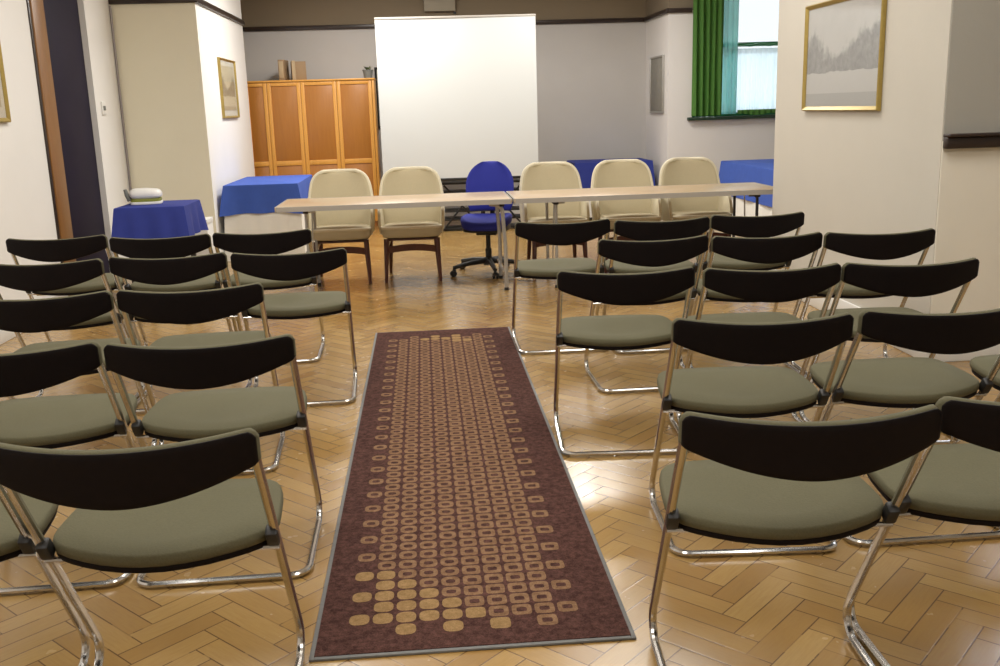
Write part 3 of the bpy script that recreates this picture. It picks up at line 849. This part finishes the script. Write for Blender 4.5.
# ------------------------------------------------------------------ cupboard with boxes on it
def cupboard():
    x0, x1, y0, y1, z1 = -2.19, -.565, 12.58, 13.05, 1.84
    r = empty('wooden_cupboard', ((x0+x1)/2, (y0+y1)/2, 0), 'orange oak cupboard with tall panelled doors left of the screen', 'cupboard')
    ox, oy = (x0+x1)/2, (y0+y1)/2
    def B(mb, a, b, c, d_, e, f, bev=.004): return mb.box(a-ox, b-ox, c-oy, d_-oy, e, f, 0, bev)
    body = MB(); B(body, x0+.02, x1-.02, y0+.03, y1, .06, z1-.02)
    body.build('carcass', 'oakp', r)
    top = MB(); B(top, x0-.01, x1+.01, y0-.015, y1+.01, z1-.022, z1); top.build('top_board', 'oak', r)
    pl = MB(); B(pl, x0+.01, x1-.01, y0+.04, y1, 0, .06); pl.build('plinth', 'oakp', r)
    st = MB(); B(st, x0, x0+.03, y0, y1, 0, z1-.022); st.build('side_panel', 'oak', r)
    st = MB(); B(st, x1-.03, x1, y0, y1, 0, z1-.022); st.build('side_panel', 'oak', r)
    xs = [-2.16, -1.885, -1.475, -1.035, -.597]
    for k in range(4):
        a, b = xs[k]+.002, xs[k+1]-.002
        d_ = MB(); t = .046
        B(d_, a, a+t, y0, y0+.03, .065, z1-.026); B(d_, b-t, b, y0, y0+.03, .065, z1-.026)
        for za, zb in ((z1-.07, z1-.026), (.80, .86), (.065, .13)): B(d_, a+t, b-t, y0, y0+.03, za, zb)
        do = d_.build('door', 'oak', r)
        p = MB(); B(p, a+t-.004, b-t+.004, y0+.012, y0+.026, .86, z1-.07); B(p, a+t-.004, b-t+.004, y0+.012, y0+.026, .13, .80)
        p.build('door_panel', 'oakp', do)
cupboard()
fb = empty('file_box', (-1.69, 12.80, 1.84), 'thin brown cardboard file leaning at the left on top of the cupboard', 'box', 'cardboard files on the cupboard', math.radians(-6))
MB().box(-.036, .036, -.13, .13, .0, .25, 0, .004).build('sleeve', 'card', fb)
MB().box(-.028, .028, -.136, -.129, .03, .23, 0, .002).build('spine_label', 'card2', fb)
fb = empty('file_box', (-1.505, 12.80, 1.84), 'wider brown cardboard box on top of the cupboard', 'box', 'cardboard files on the cupboard', math.radians(10))
MB().box(-.085, .085, -.12, .12, .0, .225, 0, .004).build('carton', 'card', fb)
MB().box(-.088, -.045, -.123, .123, .0, .235, 0, .003).build('flap', 'card2', fb)
pt = empty('potted_plant', (-.645, 12.78, 1.84), 'small potted plant at the right end of the cupboard top', 'plant')
MB().lathe([(0, 0), (.05, 0), (.062, .09), (.068, .09), (.068, .105), (.055, .105), (.052, .09), (0, .09)], 18).build('pot', 'greyp', pt)
lf = MB()
for k in range(26):
    a = random.random()*6.28; e = .3+random.random()*1.1; L = .05+.05*random.random()
    d0 = Vector((math.cos(a)*math.sin(e), math.sin(a)*math.sin(e), math.cos(e))); s0 = Vector((-math.sin(a), math.cos(a), 0))*.016
    b0 = Vector((0, 0, .09)); m0 = b0+d0*L*.6; t0 = b0+d0*L+Vector((0, 0, -.015))
    lf.add([b0, m0+s0, t0, m0-s0, m0+Vector((0, 0, .004))], [(0, 1, 4), (1, 2, 4), (2, 3, 4), (3, 0, 4)])
lf.build('leaves', 'plant', pt)

# ------------------------------------------------------------------ projection screen and rack beneath it
def screen():
    x0, x1, y, z0, z1 = -.476, 1.352, 11.60, .640, 2.462
    r = empty('projection_screen', ((x0+x1)/2, y, 0), 'large white projection screen standing before the back wall', 'screen')
    ox = (x0+x1)/2
    hx = (x1-x0)/2
    MB().grid(12, 12, lambda u, v: (-hx+2*hx*u, .004*math.sin(u*5), z0+(z1-z0)*v), 0, (0, .004, 0)).build('fabric', 'screen', r)
    MB().box(-hx-.004, hx+.004, -.010, .018, z1-.022, z1+.003, 0, .006).build('top_bar', 'edge', r)
    MB().box(-hx, hx, -.010, .016, z0-.030, z0+.002, 0, .006).build('bottom_bar', 'blackm', r)
    for s in (-1, 1):
        MB().tube([(s*.865, .030, .02), (s*.865, .030, z1)], .014, 8).build('support_post', 'blackm', r)
        MB().box(s*.865-.02, s*.865+.02, -.25, .28, 0, .025, 0, .006).build('foot', 'blackm', r)
screen()
def rack():
    x0, x1, y0, y1 = .17, 1.22, 11.72, 12.02
    ox, oy = (x0+x1)/2, (y0+y1)/2
    r = empty('metal_rack', (ox, oy, 0), 'low black slatted rack under the white screen behind the swivel chair', 'rack')
    hx, hy = (x1-x0)/2, (y1-y0)/2
    for sx in (-1, 0, 1):
        for sy in (-1, 1):
            MB().box(sx*(hx-.02)-.017, sx*(hx-.02)+.017, sy*(hy-.02)-.017, sy*(hy-.02)+.017, 0, .62, 0, .003).build('upright', 'blackm', r)
    for z in (.015, .125, .225, .33, .45, .555):
        mb = MB().box(-hx+.037, -.017, -hy, hy, z, z+.024, 0, .003).box(.017, hx-.037, -hy, hy, z, z+.024, 0, .003)
        mb.build('shelf', 'blackm', r)
    for sx in (-1, 1):
        MB().tube([(sx*(hx-.06), -hy-.004, .05), (sx*.04, -hy-.004, .55)], .011, 8).build('brace', 'blackm', r)
        MB().tube([(sx*.04, -hy-.010, .05), (sx*(hx-.06), -hy-.010, .55)], .011, 8).build('brace', 'blackm', r)
rack()

# ------------------------------------------------------------------ light
def area(name, loc, rot, sx, sy, watt, col, spread=math.pi):
    L = bpy.data.lights.new(name, 'AREA'); L.shape = 'RECTANGLE'; L.size = sx; L.size_y = sy; L.energy = watt; L.color = col
    L.spread = spread
    o = bpy.data.objects.new(name, L); COL.objects.link(o); o.location = loc; o.rotation_euler = rot; return o
WARM = (1.0, .965, .90)
for (x, y, w) in ((-1.3, .2, 46), (1.6, .2, 46), (-1.3, 3.4, 46), (1.6, 3.4, 44), (-1.1, 6.6, 52), (1.5, 6.6, 44)):
    area('ceiling_and_fill_lamp', (x, y, ZC-.02), (0, 0, 0), 1.0, 1.7, w, WARM)
area('ceiling_and_fill_lamp', (-.5, 10.6, ZC-.02), (0, 0, 0), .6, 1.2, 100, WARM)
area('ceiling_and_fill_lamp', (1.7, 10.4, ZC-.02), (0, 0, 0), .6, 1.2, 75, WARM)  # unseen fill light, added to brighten the back wall
# daylight from the sky above each window
area('window_daylight', ((wx0+wx1)/2, 13.9, 4.6), (-math.pi/2+.85, 0, 0), 2.4, 2.0, 700, (.86, .94, 1.0))
area('window_daylight', ((vx0+vx1)/2, 5.7, 2.0), (-math.pi/2, 0, 0), 1.3, 1.5, 45, (.82, .87, 1.0))
W = bpy.data.worlds.new('daylight_sky'); S.world = W; W.use_nodes = True
bg = W.node_tree.nodes['Background']; bg.inputs[0].default_value = (.88, .95, 1.0, 1); bg.inputs[1].default_value = 1.25

# ------------------------------------------------------------------ camera (solved from the photograph)
cam = bpy.data.cameras.new('camera'); co = bpy.data.objects.new('camera', cam); COL.objects.link(co)
cam.sensor_width = 36; cam.lens = 36*974.684/1000; cam.clip_start = .05
P_, Y_, R_ = math.radians(12.9782*180/math.pi/57.3), math.radians(4.1318*180/math.pi/57.3), math.radians(-1.7223*180/math.pi/57.3)
fwd = Vector((math.sin(Y_)*math.cos(P_), math.cos(Y_)*math.cos(P_), -math.sin(P_)))
rt = Vector((math.cos(Y_), -math.sin(Y_), 0)); up = rt.cross(fwd)
r2 = rt*math.cos(R_)+up*math.sin(R_); u2 = -rt*math.sin(R_)+up*math.cos(R_)
co.matrix_world = Matrix(((r2.x, u2.x, -fwd.x, 0), (r2.y, u2.y, -fwd.y, 0), (r2.z, u2.z, -fwd.z, 1.425), (0, 0, 0, 1)))
S.camera = co
S.view_settings.view_transform = 'Standard'; S.view_settings.look = 'None'
S.view_settings.gamma = 1; S.view_settings.use_curve_mapping = False; S.view_settings.exposure = 0.0
